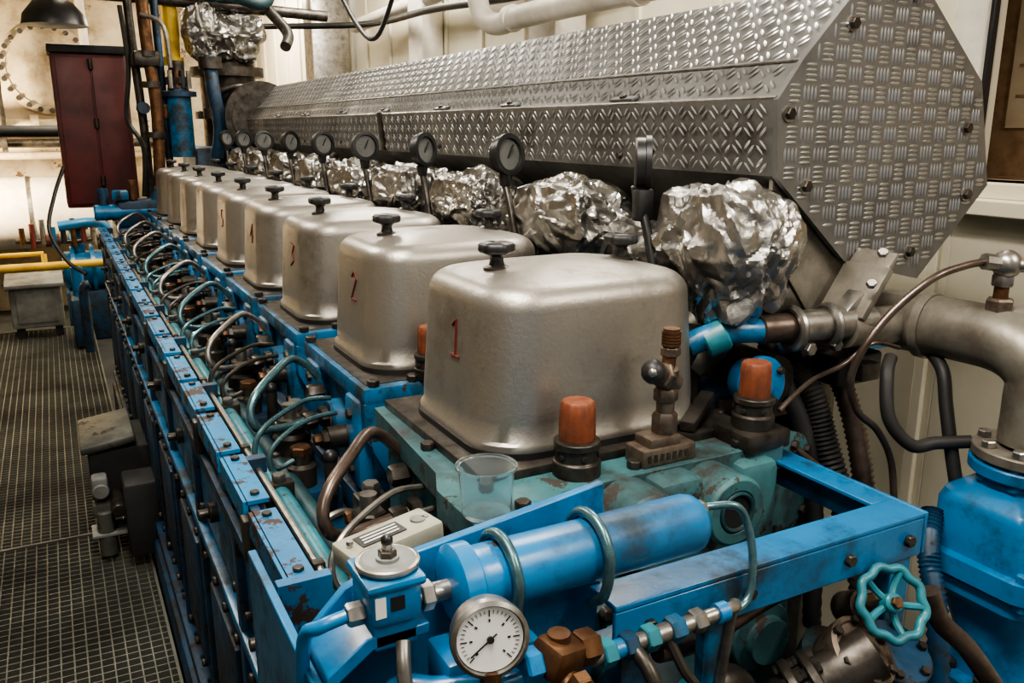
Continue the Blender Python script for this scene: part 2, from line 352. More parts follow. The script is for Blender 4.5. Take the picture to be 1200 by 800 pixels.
# ---------------------------------------------------------------- engine block
YE=Y1+P*(NC-1)+.25
b=B('engine_block')
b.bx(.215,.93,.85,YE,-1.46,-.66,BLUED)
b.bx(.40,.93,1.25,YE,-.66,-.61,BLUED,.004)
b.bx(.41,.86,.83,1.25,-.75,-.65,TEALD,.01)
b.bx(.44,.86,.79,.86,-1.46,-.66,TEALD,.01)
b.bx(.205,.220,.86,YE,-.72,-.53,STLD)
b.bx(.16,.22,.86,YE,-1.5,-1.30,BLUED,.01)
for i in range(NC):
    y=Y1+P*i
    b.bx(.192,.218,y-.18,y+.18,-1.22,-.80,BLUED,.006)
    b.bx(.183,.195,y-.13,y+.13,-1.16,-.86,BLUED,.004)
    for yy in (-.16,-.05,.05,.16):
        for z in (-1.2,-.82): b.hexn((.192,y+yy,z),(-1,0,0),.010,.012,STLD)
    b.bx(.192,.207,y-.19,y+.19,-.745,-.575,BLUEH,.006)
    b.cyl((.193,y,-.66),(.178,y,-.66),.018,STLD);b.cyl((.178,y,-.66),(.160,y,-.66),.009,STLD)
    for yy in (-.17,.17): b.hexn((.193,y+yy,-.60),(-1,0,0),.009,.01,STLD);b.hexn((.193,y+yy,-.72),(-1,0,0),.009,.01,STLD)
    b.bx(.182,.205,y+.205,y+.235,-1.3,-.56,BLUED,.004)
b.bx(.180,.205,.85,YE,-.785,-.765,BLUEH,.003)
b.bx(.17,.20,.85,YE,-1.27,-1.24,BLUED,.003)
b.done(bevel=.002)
b=B('side_guard_rail')
for i in range(NC):
    for (a,c) in ((0,.20),(.235,.415)):
        y0=.865+P*i+a;y1=.865+P*i+c
        b.bx(.180,.212,y0,y1,-.492,-.485,BLUEL)
        b.bx(.176,.183,y0,y1,-.520,-.485,BLUEL)
        for yy in (y0+.02,y1-.02): b.hexn((.196,yy,-.485),(0,0,1),.007,.005,STLD)
    y0=.865+P*i
    b.bx(.184,.196,y0,y0+P,-.515,-.493,BLUED)
    b.bx(.183,.205,y0+.02,y0+.05,-.58,-.49,BLUEH,.002)
    b.bx(.183,.205,y0+.24,y0+.27,-.58,-.49,BLUED,.002)
    b.bx(.210,.245,y0+P-.03,y0+P-.01,-.52,-.495,BLUED)
    b.bx(.170,.185,y0+.205,y0+.232,-.56,-.50,STLD,.003)
b.bx(.176,.205,.865,YE,-.580,-.560,BLUED)
b.bx(.165,.225,.85,.866,-.56,-.48,BLUEL)
b.done(bevel=.0015)
b=B('side_mounted_oil_unit')
oy=.34;ox=-.03
b.box((.095+ox,2.80+oy,-1.02),(.17,.34,.025),GRYG,rot=(0,-8,0),bev=.008);b.bx(.03+ox,.19,2.65+oy,2.95+oy,-1.26,-1.04,DRK,.01)
b.box((.055+ox,2.60+oy,-1.14),(.05,.07,.07),GRY,bev=.012);b.cyl((.055+ox,2.56+oy,-1.15),(.055+ox,2.66+oy,-1.15),.026,GRY,n=20,ch=.004)
b.box((.06+ox,2.60+oy,-1.22),(.07,.06,.05),GRYG,bev=.01);b.cyl((.06+ox,2.58+oy,-1.38),(.06+ox,2.58+oy,-1.22),.028,GRYG,n=20,ch=.006)
b.box((.075+ox,2.60+oy,-1.30),(.12,.10,.012),GRY,bev=.003)
b.cyl((.10+ox,2.5+oy,-1.2),(.10+ox,2.75+oy,-1.2),.022,STLD,ch=.004);b.bx(.12+ox,.2,2.45+oy,2.60+oy,-1.35,-1.1,DRK,.01)
b.done()
# ---------------------------------------------------------------- duct cover
prof=[(.95,-.067),(.94,.038),(.955,.046),(.985,.095),(1.10,.215),(1.21,.215),(1.38,.07),(1.43,-.094),(1.277,-.24),(1.107,-.199)]
YD0=.95;YD1=4.75
def bars(b,O,U,W,Lu,Lv,t,mode,inside=None,mat=CHKB):
    O=V(O);U=V(U).normalized();W=V(W).normalized();Nn=U.cross(W).normalized()
    nu=int(Lu/t);nv=max(1,int(round(Lv/t)))
    tv=Lv/nv
    for i in range(nu):
        for j in range(nv):
            c=(i+.5)*t;d=(j+.5)*tv
            if mode=='ortho':
                dd=U if (i+j)%2 else W;pp=W if (i+j)%2 else U;offs=(-.37,-.12,.12,.37);L=t*.80
            else:
                s=1 if (i+j)%2 else -1
                dd=(U+W*s).normalized();pp=(U-W*s).normalized();offs=(-.2,.2);L=t*.8
            for o in offs:
                cc=O+U*c+W*d+pp*(o*t)
                if inside and not inside(cc): continue
                w=t*.085;H=t*.055
                vs=[cc+dd*L/2,cc+dd*L/4+pp*w,cc-dd*L/4+pp*w,cc-dd*L/2,cc-dd*L/4-pp*w,cc+dd*L/4-pp*w,cc+dd*L/4+Nn*H,cc-dd*L/4+Nn*H]
                b.add(vs,[[0,1,6],[1,2,7,6],[2,3,7],[3,4,7],[4,5,6,7],[5,0,6]],mat,False)
b=B('exhaust_duct_cover')
b.prism([(x,YD0+.004,z) for x,z in prof],(0,YD1-YD0,0),CHK)
def facet(p,q,t,mode,y0,y1,off=.0015):
    dx,dz=q[0]-p[0],q[1]-p[1];L=math.hypot(dx,dz);n=V((-dz,0,dx)).normalized()
    if n.dot(V((-1,0,.3)))<0: n=-n
    W=V((dx,0,dz)).normalized();U=V((0,1,0))
    O=V((p[0],y0,p[1]))+n*off
    if U.cross(W).dot(n)<0: O=O+U*(y1-y0);U=-U
    bars(b,O,U,W,y1-y0,L,t,mode)
for (y0,y1) in ((YD0-.002,2.64),(2.66,YD1)):
    b.prism([(.95,y0,-.07),(.9345,y0,.042),(.9385,y0,.046),(.956,y0,-.067)],(0,y1-y0,0),CHK)
    b.prism([(.936,y0,.040),(.972,y0,.052),(.972,y0,.048),(.938,y0,.036)],(0,y1-y0,0),CHK)
facet((.95,-.067),(.94,.038),.026,'diag',YD0+.01,2.63,.006)
facet((.95,-.067),(.94,.038),.026,'diag',2.67,YD1,.006)
facet((.985,.095),(1.10,.215),.028,'diag',YD0+.01,YD1)
facet((.955,.048),(.985,.095),.026,'diag',YD0+.01,YD1)
for y in (1.35,1.8,2.2,2.66,3.1,3.6,4.1):
    b.box((.952,y,.052),(.02,.07,.006),CHK,rot=(0,-20,0),bev=.001);b.hexn((.95,y,.052),(-.3,0,1),.007,.007,STLD)
    b.hexn((.945,y,-.05),(-1,0,0),.007,.006,STLD)
b.box((.94,2.65,-.01),(.012,.035,.115),STLD,rot=(0,-5,0),bev=.001)
b.tube([(.936,YD0,.043),(.936,YD1,.043)],.0028,STL,6,1,False)
b.tube([(.983,YD0,.097),(.983,YD1,.097)],.0025,STL,6,1,False)
bars(b,(1.21,YD0+.01,.2155),(-.0001,1,0),(-1,0,0),3.7,.10,.03,'diag')
ep=[(.943,-.072),(.933,.04),(.98,.10),(1.098,.222),(1.213,.222),(1.388,.074),(1.438,-.096),(1.28,-.248),(1.10,-.206)]
b.prism([(x,YD0-.006,z) for x,z in ep],(0,.010,0),CHK)
def ins(c):
    x,z=c.x,c.z;r=False;n=len(ep)
    cx,cz=1.18,0.0;x=cx+(x-cx)*1.05;z=cz+(z-cz)*1.06
    for i in range(n):
        x1,z1=ep[i];x2,z2=ep[(i+1)%n]
        if (z1>z)!=(z2>z) and x<(x2-x1)*(z-z1)/(z2-z1)+x1: r=not r
    return r
bars(b,(.92,YD0-.0062,-.26),(1,0,0),(0,0,1),.54,.50,.030,'ortho',ins)
for x,z in ((1.0,-.085),(.955,.02),(1.07,.15),(1.36,.0),(1.25,-.2),(1.38,-.11),(1.2,.2)): b.hexn((x,YD0-.006,z),(0,-1,0),.009,.009,STLD);b.cyl((x,YD0-.006,z),(x,YD0-.009,z),.012,STL)
b.done(angle=30)
b=B('duct_support_bracket')
b.prism([(.955,.965,-.075),(1.10,.965,-.20),(1.15,.965,-.22),(1.12,.965,-.30),(1.06,.965,-.30),(.955,.965,-.17)],(0,.008,0),GPIPE)
b.box((1.085,.905,-.245),(.012,.085,.09),GPIPE,rot=(0,35,0),bev=.002)
b.box((1.110,.905,-.210),(.060,.075,.008),GPIPE,rot=(0,-50,0),bev=.002)
b.box((1.06,.895,-.262),(.05,.03,.012),STL,rot=(0,-40,0),bev=.003)
for z in (-.19,-.235): b.hexn((1.078+.4*(z+.2),.86,z+.008),(-.6,-.6,.5),.008,.010,STL)
b.bx(1.10,1.14,.97,1.02,-1.46,-.2,GPIPE,.003)
for yy in (2.2,3.4,4.6): b.bx(1.10,1.14,yy,yy+.05,-1.46,-.2,GPIPE,.003)
b.done(bevel=.001)
# ---------------------------------------------------------------- foil + exhaust
def foil(name,c,sz,seed,sub=6):
    bm=bmesh.new();bmesh.ops.create_icosphere(bm,subdivisions=sub,radius=1)
    o=V((seed*3.1,seed*1.7,seed*.9))
    for q in bm.verts:
        p=q.co.copy()
        m=max(abs(p.x),abs(p.y),abs(p.z));p2=p*(1+.36*(1/ max(m,.58)-1))
        w=p+V((noise.noise(p*2+o),noise.noise(p*2+o+V((9,0,0))),noise.noise(p*2+o+V((0,9,0)))))*.45
        ws=V((w.x*1.25,w.y*1.25,w.z*.6))
        d=.16*noise.noise(p*1.2+o)
        d+=.22*(noise.voronoi(ws*1.7+o)[0][0]-.4)
        d+=.13*(noise.voronoi(V((w.x,w.y*.7,w.z))*3.3+o*2)[0][0]-.35)
        d+=.05*(noise.voronoi(w*7+o*2)[0][0]-.35)
        d+=.016*(noise.voronoi(w*15+o*2)[0][0]-.35)
        r=1-.30*max(0,-p.z)
        q.co=V((p2.x*sz[0]*r,p2.y*sz[1]*r,p2.z*sz[2]))*(1+d)
    me=bpy.data.meshes.new(name);bm.to_mesh(me);bm.free();me.materials.append(FOIL)
    for p in me.polygons: p.use_smooth=True
    me.set_sharp_from_angle(angle=math.radians(20))
    o=bpy.data.objects.new(name,me);o.location=(c[0],c[1],c[2]+ZO);bpy.context.scene.collection.objects.link(o);return o
for i in range(NC):
    foil('foil_insulation_wrap',(.888,Y1-.058+P*i,-.182-.012*(i>0)),(.078,.098+.045*(i>0),.100-.004*(i>0)),i+3)
    if i>0:foil('foil_insulation_wrap',(.93,Y1-.02+P*(i-.5),-.22),(.055,.08,.06),i+21,5)
b=B('exhaust_branch_pipe')
for i in range(NC):
    y=Y1+P*i
    b.tube([(.84,y,-.36),(.90,y,-.33),(.98,y,-.22),(1.05,y,-.10)],.045,GPIPE,20)
    b.cyl((.84,y,-.47),(.84,y,-.30),.045,STLD,n=20)
b.tube([(.955,.93,-.38),(.955,2.5,-.38),(.955,4.7,-.38)],.04,STLD,16,2)
b.done()
# ---------------------------------------------------------------- thermometers
def thermo(n,first=False):
    b=B('exhaust_thermometer');c=V((0,0,0));n=V(n).normalized()
    b.lathe(c-n*.010,n,[(.034,0),(.038,.003),(.038,.016),(.041,.017),(.041,.025),(.032,.026),(.031,.019),(0,.019)],BLK,36)
    b.lathe(c+n*.0095,n,[(.030,0),(.0,.0005)],DIALG,32)
    b.box(c+n*.0112+V((.003,0,.006)),(.003,.003,.028),BLK,rot=(0,25,0))
    b.cyl(c-V((0,0,.036)),c-V((0,0,.062)),.015,BLK,r1=.011,ch=.002)
    b.tube([(0,0,-.06),(0,-.02,-.10),(0,-.045,-.17),(0,-.05,-.20)],.0075,STLD if not first else BLK,10)
    b.cyl((0,-.043,-.155),(0,-.05,-.20),.012,STLD)
    if first: b.box((0,-.008,-.065),(.03,.02,.05),BLK,bev=.004)
    return b
place('exhaust_thermometer',thermo((.82,-.57,0),True).mesh(),(.815,1.106,-.052))
for i in range(1,NC):
    place('exhaust_thermometer',thermo((.10+.22*((i*7)%3),-1,.1)).mesh(),(.805,1.106+P*i,-.052))
# ---------------------------------------------------------------- front filter frame
b=B('filter_mounting_frame')
b.prism([(.225,.66,-.375),(.455,.66,-.345),(.455,.66,-.44),(.44,.66,-.62),(.20,.66,-.70),(.15,.66,-.62),(.15,.66,-.425),(.185,.66,-.39)],(0,.010,0),BLUE)
b.bx(.14,.149,.60,.87,-.72,-.44,BLUEH)
b.bx(.446,.454,.671,.80,-.60,-.42,BLUE)
b.prism([(.15,.60,-.43),(.185,.60,-.405),(.24,.60,-.405),(.24,.60,-.415),(.19,.60,-.417),(.15,.60,-.445)],(0,.059,0),BLUE)
b.prism([(.43,.598,-.452),(.876,.598,-.452),(.876,.598,-.500),(.43,.598,-.500)],(0,.006,0),BLUE)
b.prism([(.43,.598,-.4515),(.876,.598,-.4515),(.876,.645,-.4515),(.43,.645,-.4515)],(0,0,.006),BLUE)
b.prism([(.43,.6045,-.500),(.87,.6045,-.500),(.87,.640,-.500),(.43,.640,-.500)],(0,0,.005),BLUE)
b.prism([(.877,.598,-.500),(.877,1.0,-.500),(.877,1.0,-.4455),(.877,.598,-.4455)],(.006,0,0),BLUE)
b.prism([(.84,.6455,-.4515),(.8765,.6455,-.4515),(.8765,1.0,-.4515),(.84,1.0,-.4515)],(0,0,.006),BLUE)
b.bx(.835,.87,.605,.64,-1.46,-.501,BLUEH);b.bx(.455,.49,.62,.65,-1.65,-.501,BLUEH)
b.bx(.55,.58,.605,.62,-.75,-.501,BLUEH)
b.bx(.14,.18,.62,.655,-1.42,-.60,BLUEH)
b.bx(.491,.834,.62,.63,-.80,-.76,BLUEH)
for x in (.47,.60,.75,.85): b.hexn((x,.598,-.475),(0,-1,0),.008,.007,STLD)
b.done(bevel=.0015)
b=B('fuel_filter_canister')
fy,fz=.615,-.386
b.lathe((.262,fy,fz),(1,0,0),[(.020,0),(.030,.002),(.036,.006),(.036,.022),(.031,.025),(.030,.03),(.030,.262),(.028,.270),(.022,.277),(.012,.281),(0,.282)],BLUE,48)
for x in (.314,.408):
    pts=[(x,fy+.036,fz-.05),(x,fy+.036,fz)]+[(x,fy+.036*math.cos(a),fz+.036*math.sin(a)) for a in (math.pi*k/8 for k in range(1,8))]+[(x,fy-.036,fz),(x-.003,fy-.033,fz-.03),(x-.004,fy-.01,fz-.05)]
    b.tube(pts,.0052,TEALM,12,3)
b.tube([(.535,fy,fz+.012),(.555,fy,fz+.012),(.582,.605,fz+.010),(.594,.60,fz-.012),(.594,.590,-.43),(.588,.585,-.468),(.56,.580,-.478),(.50,.575,-.476),(.455,.565,-.468)],.0042,TEALM,10)
b.hexn((.535,fy,fz+.012),(1,0,0),.009,.012,STL)
b.done()
b=B('pressure_gauge')
gc=V((.270,.548,-.399));gn=V((-.25,-1,.15)).normalized()
b.lathe(gc-gn*.022,gn,[(.022,0),(.029,.003),(.030,.006),(.030,.018),(.0325,.020),(.0325,.027),(.029,.029),(.028,.024),(0,.024)],STL,48)
b.lathe(gc+gn*.0030,gn,[(.0275,0),(0,.0001)],FACE,40)
gu=V((0,0,1));gu=(gu-gn*gu.dot(gn)).normalized();gr=gu.cross(gn).normalized();
if gr.x<0: gr=-gr
def mark(a,r0,r1,w,mat=BLK,off=.0034):
    d=gr*math.sin(a)+gu*math.cos(a);pp=gr*math.cos(a)-gu*math.sin(a)
    c=gc+gn*off;b.prism([c+d*r0-pp*w,c+d*r1-pp*w,c+d*r1+pp*w,c+d*r0+pp*w],gn*.0003,mat)
for k in range(31):
    a=math.radians(-135+270*k/30);mark(a,.0215 if k%5 else .019,.0245,.00025 if k%5 else .0005)
for k in range(0,31,5):
    a=math.radians(-135+270*k/30);mark(a,.0145,.0170,.0008)
mark(math.radians(-128),-.007,.021,.0007,BLK,.0045)
b.lathe(gc+gn*.004,gn,[(.003,0),(.003,.002),(0,.002)],BLK,16)
b.cyl(gc-gu*.028,gc-gu*.05,.009,BRZ,n=6)
b.tube([gc-gn*.02,gc-gn*.04,(.30,.60,-.42),(.31,.64,-.43)],.009,BLUE,12)
b.done()
b=B('pressure_switch')
b.bx(.186,.232,.592,.645,-.395,-.356,BLUE,.007)
b.bx(.183,.235,.589,.648,-.363,-.354,BLUEH,.004)
b.lathe((.211,.619,-.354),(0,0,1),[(.024,0),(.024,.006),(.021,.008),(.017,.006),(.010,.006),(.010,.009),(0,.009)],GRY,32)
b.ring((.211,.619,-.350),(0,0,1),.0245,.003,STL)
b.hexn((.211,.619,-.346),(0,0,1),.008,.007,STLD);b.cyl((.211,.619,-.341),(.211,.619,-.331),.0045,STL);b.sph((.211,.619,-.331),.0055,BLK,10)
b.bx(.190,.199,.591,.5925,-.384,-.366,FACE);b.bx(.203,.215,.591,.5925,-.380,-.368,BLK)
b.cyl((.232,.61,-.385),(.265,.612,-.386),.009,STL);b.hexn((.235,.61,-.385),(1,0,0),.013,.012,STL)
b.hexn((.186,.61,-.385),(-1,0,0),.010,.015,STL)
b.tube([(.171,.61,-.385),(.15,.612,-.39),(.14,.63,-.41),(.14,.65,-.50)],.006,BLUE,10)
b.bx(.19,.23,.60,.66,-.42,-.394,BLUE,.003)
b.done()
b=B('junction_box')
b.box((.258,.75,-.404),(.105,.045,.024),BEI,rot=(0,-4,12),bev=.003)
b.box((.248,.748,-.3918),(.050,.022,.0012),BLK,rot=(0,-4,12));
for k in range(3): b.box((.248,.742+k*.006,-.3910),(.040,.0018,.0010),FACE,rot=(0,-4,12))
for dx in (-.043,.043): b.cyl((.258+dx,.75+dx*.2,-.392),(.258+dx,.75+dx*.2,-.388),.0035,STL)
b.lathe((.292,.757,-.391),(0,0,1),[(.008,0),(.008,.003),(0,.003)],GRY,16)
b.bx(.22,.30,.74,.76,-.62,-.416,BLUED,.002)
b.done()
b=B('bronze_valve_and_fittings')
c=V((.337,.55,-.438))
b.box(c,(.044,.035,.032),BRZ,rot=(10,15,20),bev=.008);b.hexn(c+V((.018,0,0)),(1,.1,-.1),.016,.02,BRZ);b.hexn(c+V((-.02,0,0)),(-1,0,0),.015,.016,BLUE)
b.cyl(c+V((0,0,-.01)),c+V((0,-.03,-.03)),.012,BRZ);b.hexn(c+V((.005,-.022,-.012)),(0,-1,-.2),.012,.012,BRZ)
b.cyl(c+V((0,0,.0)),c+V((0,0,.022)),.010,BRZ)
x=.375
for k,(w,r,m) in enumerate([(.012,.008,STL),(.014,.0135,TEALP),(.010,.009,BLUE),(.014,.013,BLUED),(.010,.008,STL),(.014,.013,TEALP),(.014,.009,STL),(.016,.0135,BLUEH),(.012,.008,STL),(.014,.012,STL),(.016,.007,STL),(.012,.010,BLUE)]):
    (b.hexn if r>.010 else (lambda p,a,r,h,m:b.cyl(p,V(p)+V(a)*h,r,m)))((x,.56,-.460+.02*(x-.375)),(1,0,.02),r,w,m);x+=w
b.tube([(x-.01,.56,-.457),(.55,.565,-.460),(.56,.58,-.48),(.56,.595,-.6)],.006,STL,10)
b.tube([(.46,.56,-.458),(.47,.545,-.49),(.49,.53,-.54),(.50,.52,-.7)],.005,STLD,8)
b.tube([(.42,.56,-.458),(.425,.53,-.48),(.43,.52,-.54),(.43,.52,-.8)],.007,STLD,10)
b.tube([(.317,.55,-.445),(.29,.56,-.455),(.24,.58,-.455),(.20,.60,-.465),(.19,.62,-.60)],.009,BLUE,12)
b.tube([(.155,.60,-.44),(.16,.58,-.46),(.175,.575,-.52),(.18,.57,-.7)],.007,STL,12)
b.tube([(.21,.585,-.405),(.205,.57,-.43),(.21,.565,-.5),(.22,.565,-.7)],.006,STL,12)
b.box((.29,.60,-.455),(.09,.05,.04),BLUE,bev=.005)
b.done()
b=B('front_auxiliary_pump')
b.lathe((.55,.72,-.66),(0,-1,0),[(.10,0),(.10,.03),(.085,.04),(.07,.09),(.05,.10),(0,.10)],TEALD,40)
b.lathe((.55,.80,-.66),(0,-1,0),[(.13,0),(.13,.05),(.12,.06),(0,.06)],TEALD,40)
for k in range(10):
    a=k*math.pi/5;b.hexn((.55+.115*math.cos(a),.74,-.66+.115*math.sin(a)),(0,-1,0),.009,.012,STLD)
b.cyl((.40,.70,-.60),(.40,.70,-1.0),.035,BLUED,n=24);b.cyl((.40,.70,-.62),(.40,.70,-.60),.05,BLUED,n=24,ch=.004)
b.bx(.62,.77,.69,.82,-.9,-.57,TEALD,.015)
b.lathe((.70,.69,-.60),(0,-1,0),[(.045,0),(.045,.02),(.03,.025),(.03,.035),(0,.035)],TEAL,32)
b.bx(.25,.45,.72,.84,-1.2,-.70,TEALD,.015)
b.tube([(.66,.66,-.66),(.62,.64,-.62),(.57,.65,-.62),(.54,.68,-.66)],.024,STLD,16)
b.tube([(.50,.62,-.53),(.58,.64,-.55),(.66,.65,-.54),(.78,.66,-.52),(.82,.72,-.53)],.010,BRN,12)
b.tube([(.52,.60,-.56),(.56,.60,-.60),(.64,.60,-.62),(.70,.58,-.66)],.007,TEALP,12)
b.done(bevel=.002)
def flange(b,c,ax,r,h,mat,nb=8,bm=None):
    a=V(ax).normalized();u,v=frame(a);c=V(c);b.lathe(c,a,[(r-.002,0),(r,.002),(r,h-.002),(r-.002,h)],mat,36)
    for k in range(nb):
        t=2*math.pi*k/nb+.3;p=c+(u*math.cos(t)+v*math.sin(t))*r*.82
        b.hexn(p+a*h,a,r*.13,r*.14,bm or STLD);b.hexn(p,-a,r*.13,r*.14,bm or STLD)
b=B('front_flanged_pipework')
b.cyl((.655,.600,-.640),(.76,.560,-.575),.030,STLD,n=28)
flange(b,(.675,.59,-.628),(.8,-.35,.45),.045,.012,STLD)
flange(b,(.695,.582,-.617),(.8,-.35,.45),.045,.012,STLD)
b.lathe((.752,.575,-.585),(.1,-.6,.8),[(.038,-.03),(.042,0),(.042,.012),(.036,.014),(.034,.010),(.022,.010),(.020,.018),(0,.02)],OLDB,36)
for k in range(6):
    u,v=frame((.1,-.6,.8));t=k*math.pi/3;p=V((.752,.575,-.585))+(u*math.cos(t)+v*math.sin(t))*.036+V((.1,-.6,.8)).normalized()*.012
    b.hexn(p,(.1,-.6,.8),.006,.007,STLD)
b.tube([(.75,.60,-.62),(.75,.62,-.70),(.75,.62,-1.6)],.035,TEALD,20)
b.tube([(.66,.60,-.64),(.61,.61,-.67),(.59,.61,-.85)],.024,STLD,16)
b.tube([(.86,.57,-.53),(.875,.56,-.57),(.90,.54,-.60),(.94,.52,-.66)],.012,BRN,12)
b.cyl((.815,.57,-.60),(.815,.62,-.70),.038,BLUED,n=24)
flange(b,(.815,.575,-.605),(0,-.4,.9),.044,.010,BLUED,6)
b.done()
b=B('valve_handwheel')
wc=V((.790,.565,-.524));wn=V((-.22,-.80,.55)).normalized();u,v=frame(wn)
pts=[wc+(u*math.cos(t)+v*math.sin(t))*(.0395+.0020*math.cos(9*t)) for t in (2*math.pi*k/72 for k in range(72))]
b.tube(pts,.0054,TEALP,10,1,True,0,True)
for k in range(5):
    t=2*math.pi*k/5+.4;d=u*math.cos(t)+v*math.sin(t)
    b.tube([wc+d*.008-wn*.006,wc+d*.022-wn*.006,wc+d*.038],.0044,TEALP,8,3)
b.cyl(wc-wn*.012,wc+wn*.006,.011,TEALP,n=20,ch=.002);b.hexn(wc+wn*.005,wn,.007,.007,BRZ)
b.cyl(wc-wn*.01,wc-wn*.06,.006,STL);b.hexn(wc-wn*.045,-wn,.016,.018,BRZ)
b.cyl(wc-wn*.055,wc-wn*.10,.020,OLDB)
b.done()
# ---------------------------------------------------------------- right pipework
b=B('cooling_water_pipe')
b.tube([(1.19,1.6,-.31),(1.19,1.2,-.31),(1.195,.95,-.305),(1.20,.80,-.30),(1.203,.72,-.305),(1.205,.675,-.335),(1.205,.67,-.38),(1.205,.67,-.44)],.047,GPIPE,32,10)
b.cyl((1.197,.86,-.303),(1.199,.846,-.303),.052,GPIPE,n=32)
b.tube([(1.20,.76,-.30),(1.25,.70,-.30),(1.40,.62,-.31)],.047,GPIPE,28)
flange(b,(1.205,.67,-.462),(0,0,1),.078,.016,GPIPE,8,STL)
b.hexn((1.2,.745,-.262),(0,0,1),.020,.022,OLDB);b.cyl((1.2,.745,-.245),(1.2,.745,-.215),.010,BRZ);b.hexn((1.2,.745,-.222),(0,0,1),.016,.018,STL)
b.sph((1.2,.742,-.19),.021,STL,16);b.cyl((1.2,.742,-.19),(1.165,.755,-.185),.012,STL,n=8);b.cyl((1.2,.742,-.19),(1.22,.70,-.19),.010,STL)
b.done()
b=B('blue_gate_valve')
flange(b,(1.205,.67,-.484),(0,0,1),.080,.018,BLUE,8,BLUE)
rings=[]
for hx,hy,r,z in ((.055,.055,.05,-.484),(.058,.058,.05,-.50),(.085,.075,.03,-.515),(.092,.080,.03,-.53),(.092,.080,.03,-.60),(.104,.09,.03,-.603),(.104,.09,.03,-.632),(.094,.08,.03,-.636),(.094,.08,.03,-.66),(.07,.065,.03,-.69),(.06,.06,.05,-.74),(.06,.06,.05,-.80)):
    rings.append([V((1.195+x,.67+y,z)) for x,y in rrect(hx,hy,r)])
loft(b,rings[::-1],BLUE,True)
b.bx(1.12,1.16,.583,.592,-.585,-.54,BLUE,.003)
b.box((1.165,.589,-.572),(.085,.008,.03),BLUE,bev=.003);b.lathe((1.165,.592,-.545),(0,-1,0),[(.02,0),(.02,.008),(.012,.010),(0,.010)],BLUE,24)
for x in (1.11,1.28):
    for y in (.60,.74): b.hexn((x,y,-.602),(0,0,1),.012,.012,BLUE);b.hexn((x,y,-.634),(0,0,-1),.012,.012,BLUE)
flange(b,(1.195,.67,-.82),(0,0,1),.085,.02,BLUE,8)
b.cyl((1.195,.67,-1.46),(1.195,.67,-.82),.06,BLUED,n=28)
b.done()
b=B('water_outlet_union')
b.tube([(.80,.955,-.31),(.84,.935,-.292),(.88,.92,-.29),(.93,.91,-.292)],.018,BLUEH,20)
b.cyl((.822,.945,-.308),(.850,.93,-.292),.024,TEALP,n=20,ch=.003)
b.cyl((.882,.92,-.29),(.882,.92,-.258),.014,BLUE,n=20);b.hexn((.882,.92,-.266),(0,0,1),.019,.014,BLUE);b.cyl((.882,.92,-.255),(.882,.92,-.243),.009,STLD);b.hexn((.882,.92,-.247),(0,0,1),.011,.008,STLD)
b.cyl((.90,.917,-.29),(.965,.905,-.29),.022,BRN,n=24,ch=.002)
for x in (.957,1.02): b.ring((x,.905-(x-.957)*.15,-.292),(1,-.15,0),.029,.007,STL)
b.cyl((.955,.905,-.29),(1.10,.885,-.292),.025,STL,n=28)
b.cyl((1.05,.892,-.30),(1.19,.89,-.305),.030,GPIPE,n=24)
for x in (.965,1.02): b.cyl((x,.875,-.315),(x,.93,-.315),.005,STL);b.hexn((x,.87,-.318),(0,1,0),.010,.010,STL)
b.done()
b=B('water_jacket_cover')
b.lathe((.905,.915,-.372),(-.05,-1,.1),[(.034,-.03),(.034,0),(.042,.002),(.042,.012),(.037,.014),(.018,.014),(.015,.02),(0,.02)],BLUE,36)
for k in range(4):
    t=k*math.pi/2+.6;b.hexn((.905+.034*math.cos(t),.902,-.372+.034*math.sin(t)),(0,-1,0),.006,.008,STLD)
b.bx(.90,1.10,.99,1.12,-.47,-.42,BRN,.004);b.bx(.88,.96,1.0,1.2,-.66,-.40,BLUED,.01)
b.bx(1.14,1.5,1.12,1.135,-.43,-.35,BLUE,.003);b.bx(1.15,1.19,1.09,1.12,-1.5,-.4,BLUED,.003)
b.bx(.95,1.10,1.02,1.12,-1.46,-.47,DRK)
b.done(bevel=.002)
def hose(name,pts,r,mat,corr=0,seg=8):
    b=B(name);b.tube(pts,r,mat,12,seg,True,corr);b.done(angle=80)
hose('corrugated_hose',[(1.03,.98,-.36),(1.04,.93,-.42),(1.05,.90,-.50),(1.06,.86,-.60),(1.07,.82,-.72),(1.08,.80,-.95)],.020,RUB,.10,24)
hose('corrugated_hose',[(1.08,.98,-.34),(1.10,.93,-.40),(1.11,.89,-.50),(1.11,.86,-.62),(1.11,.84,-.8)],.017,BRN,.10,24)
hose('corrugated_hose',[(1.0,1.0,-.34),(1.0,.95,-.40),(1.02,.92,-.48),(1.03,.9,-.58),(1.03,.88,-.8)],.015,RUB,.05,20)
hose('corrugated_hose',[(1.10,.74,-.55),(1.06,.71,-.60),(1.04,.67,-.68),(1.03,.64,-.85)],.015,BLUED,.10,24)
hose('black_rubber_hose',[(1.10,.84,-.34),(1.07,.82,-.36),(1.06,.80,-.42),(1.09,.78,-.46),(1.13,.77,-.46),(1.17,.74,-.455)],.010,RUB)
hose('black_rubber_hose',[(1.19,.84,-.34),(1.17,.80,-.36),(1.16,.78,-.41),(1.155,.76,-.47),(1.16,.74,-.55)],.010,RUB)
hose('sensor_cable',[(1.165,.755,-.186),(1.13,.76,-.190),(1.08,.77,-.205),(1.03,.79,-.25),(.99,.80,-.30),(.98,.81,-.35),(1.0,.81,-.40),(1.05,.81,-.44),(1.09,.81,-.50),(1.10,.80,-.60)],.0055,BRN)
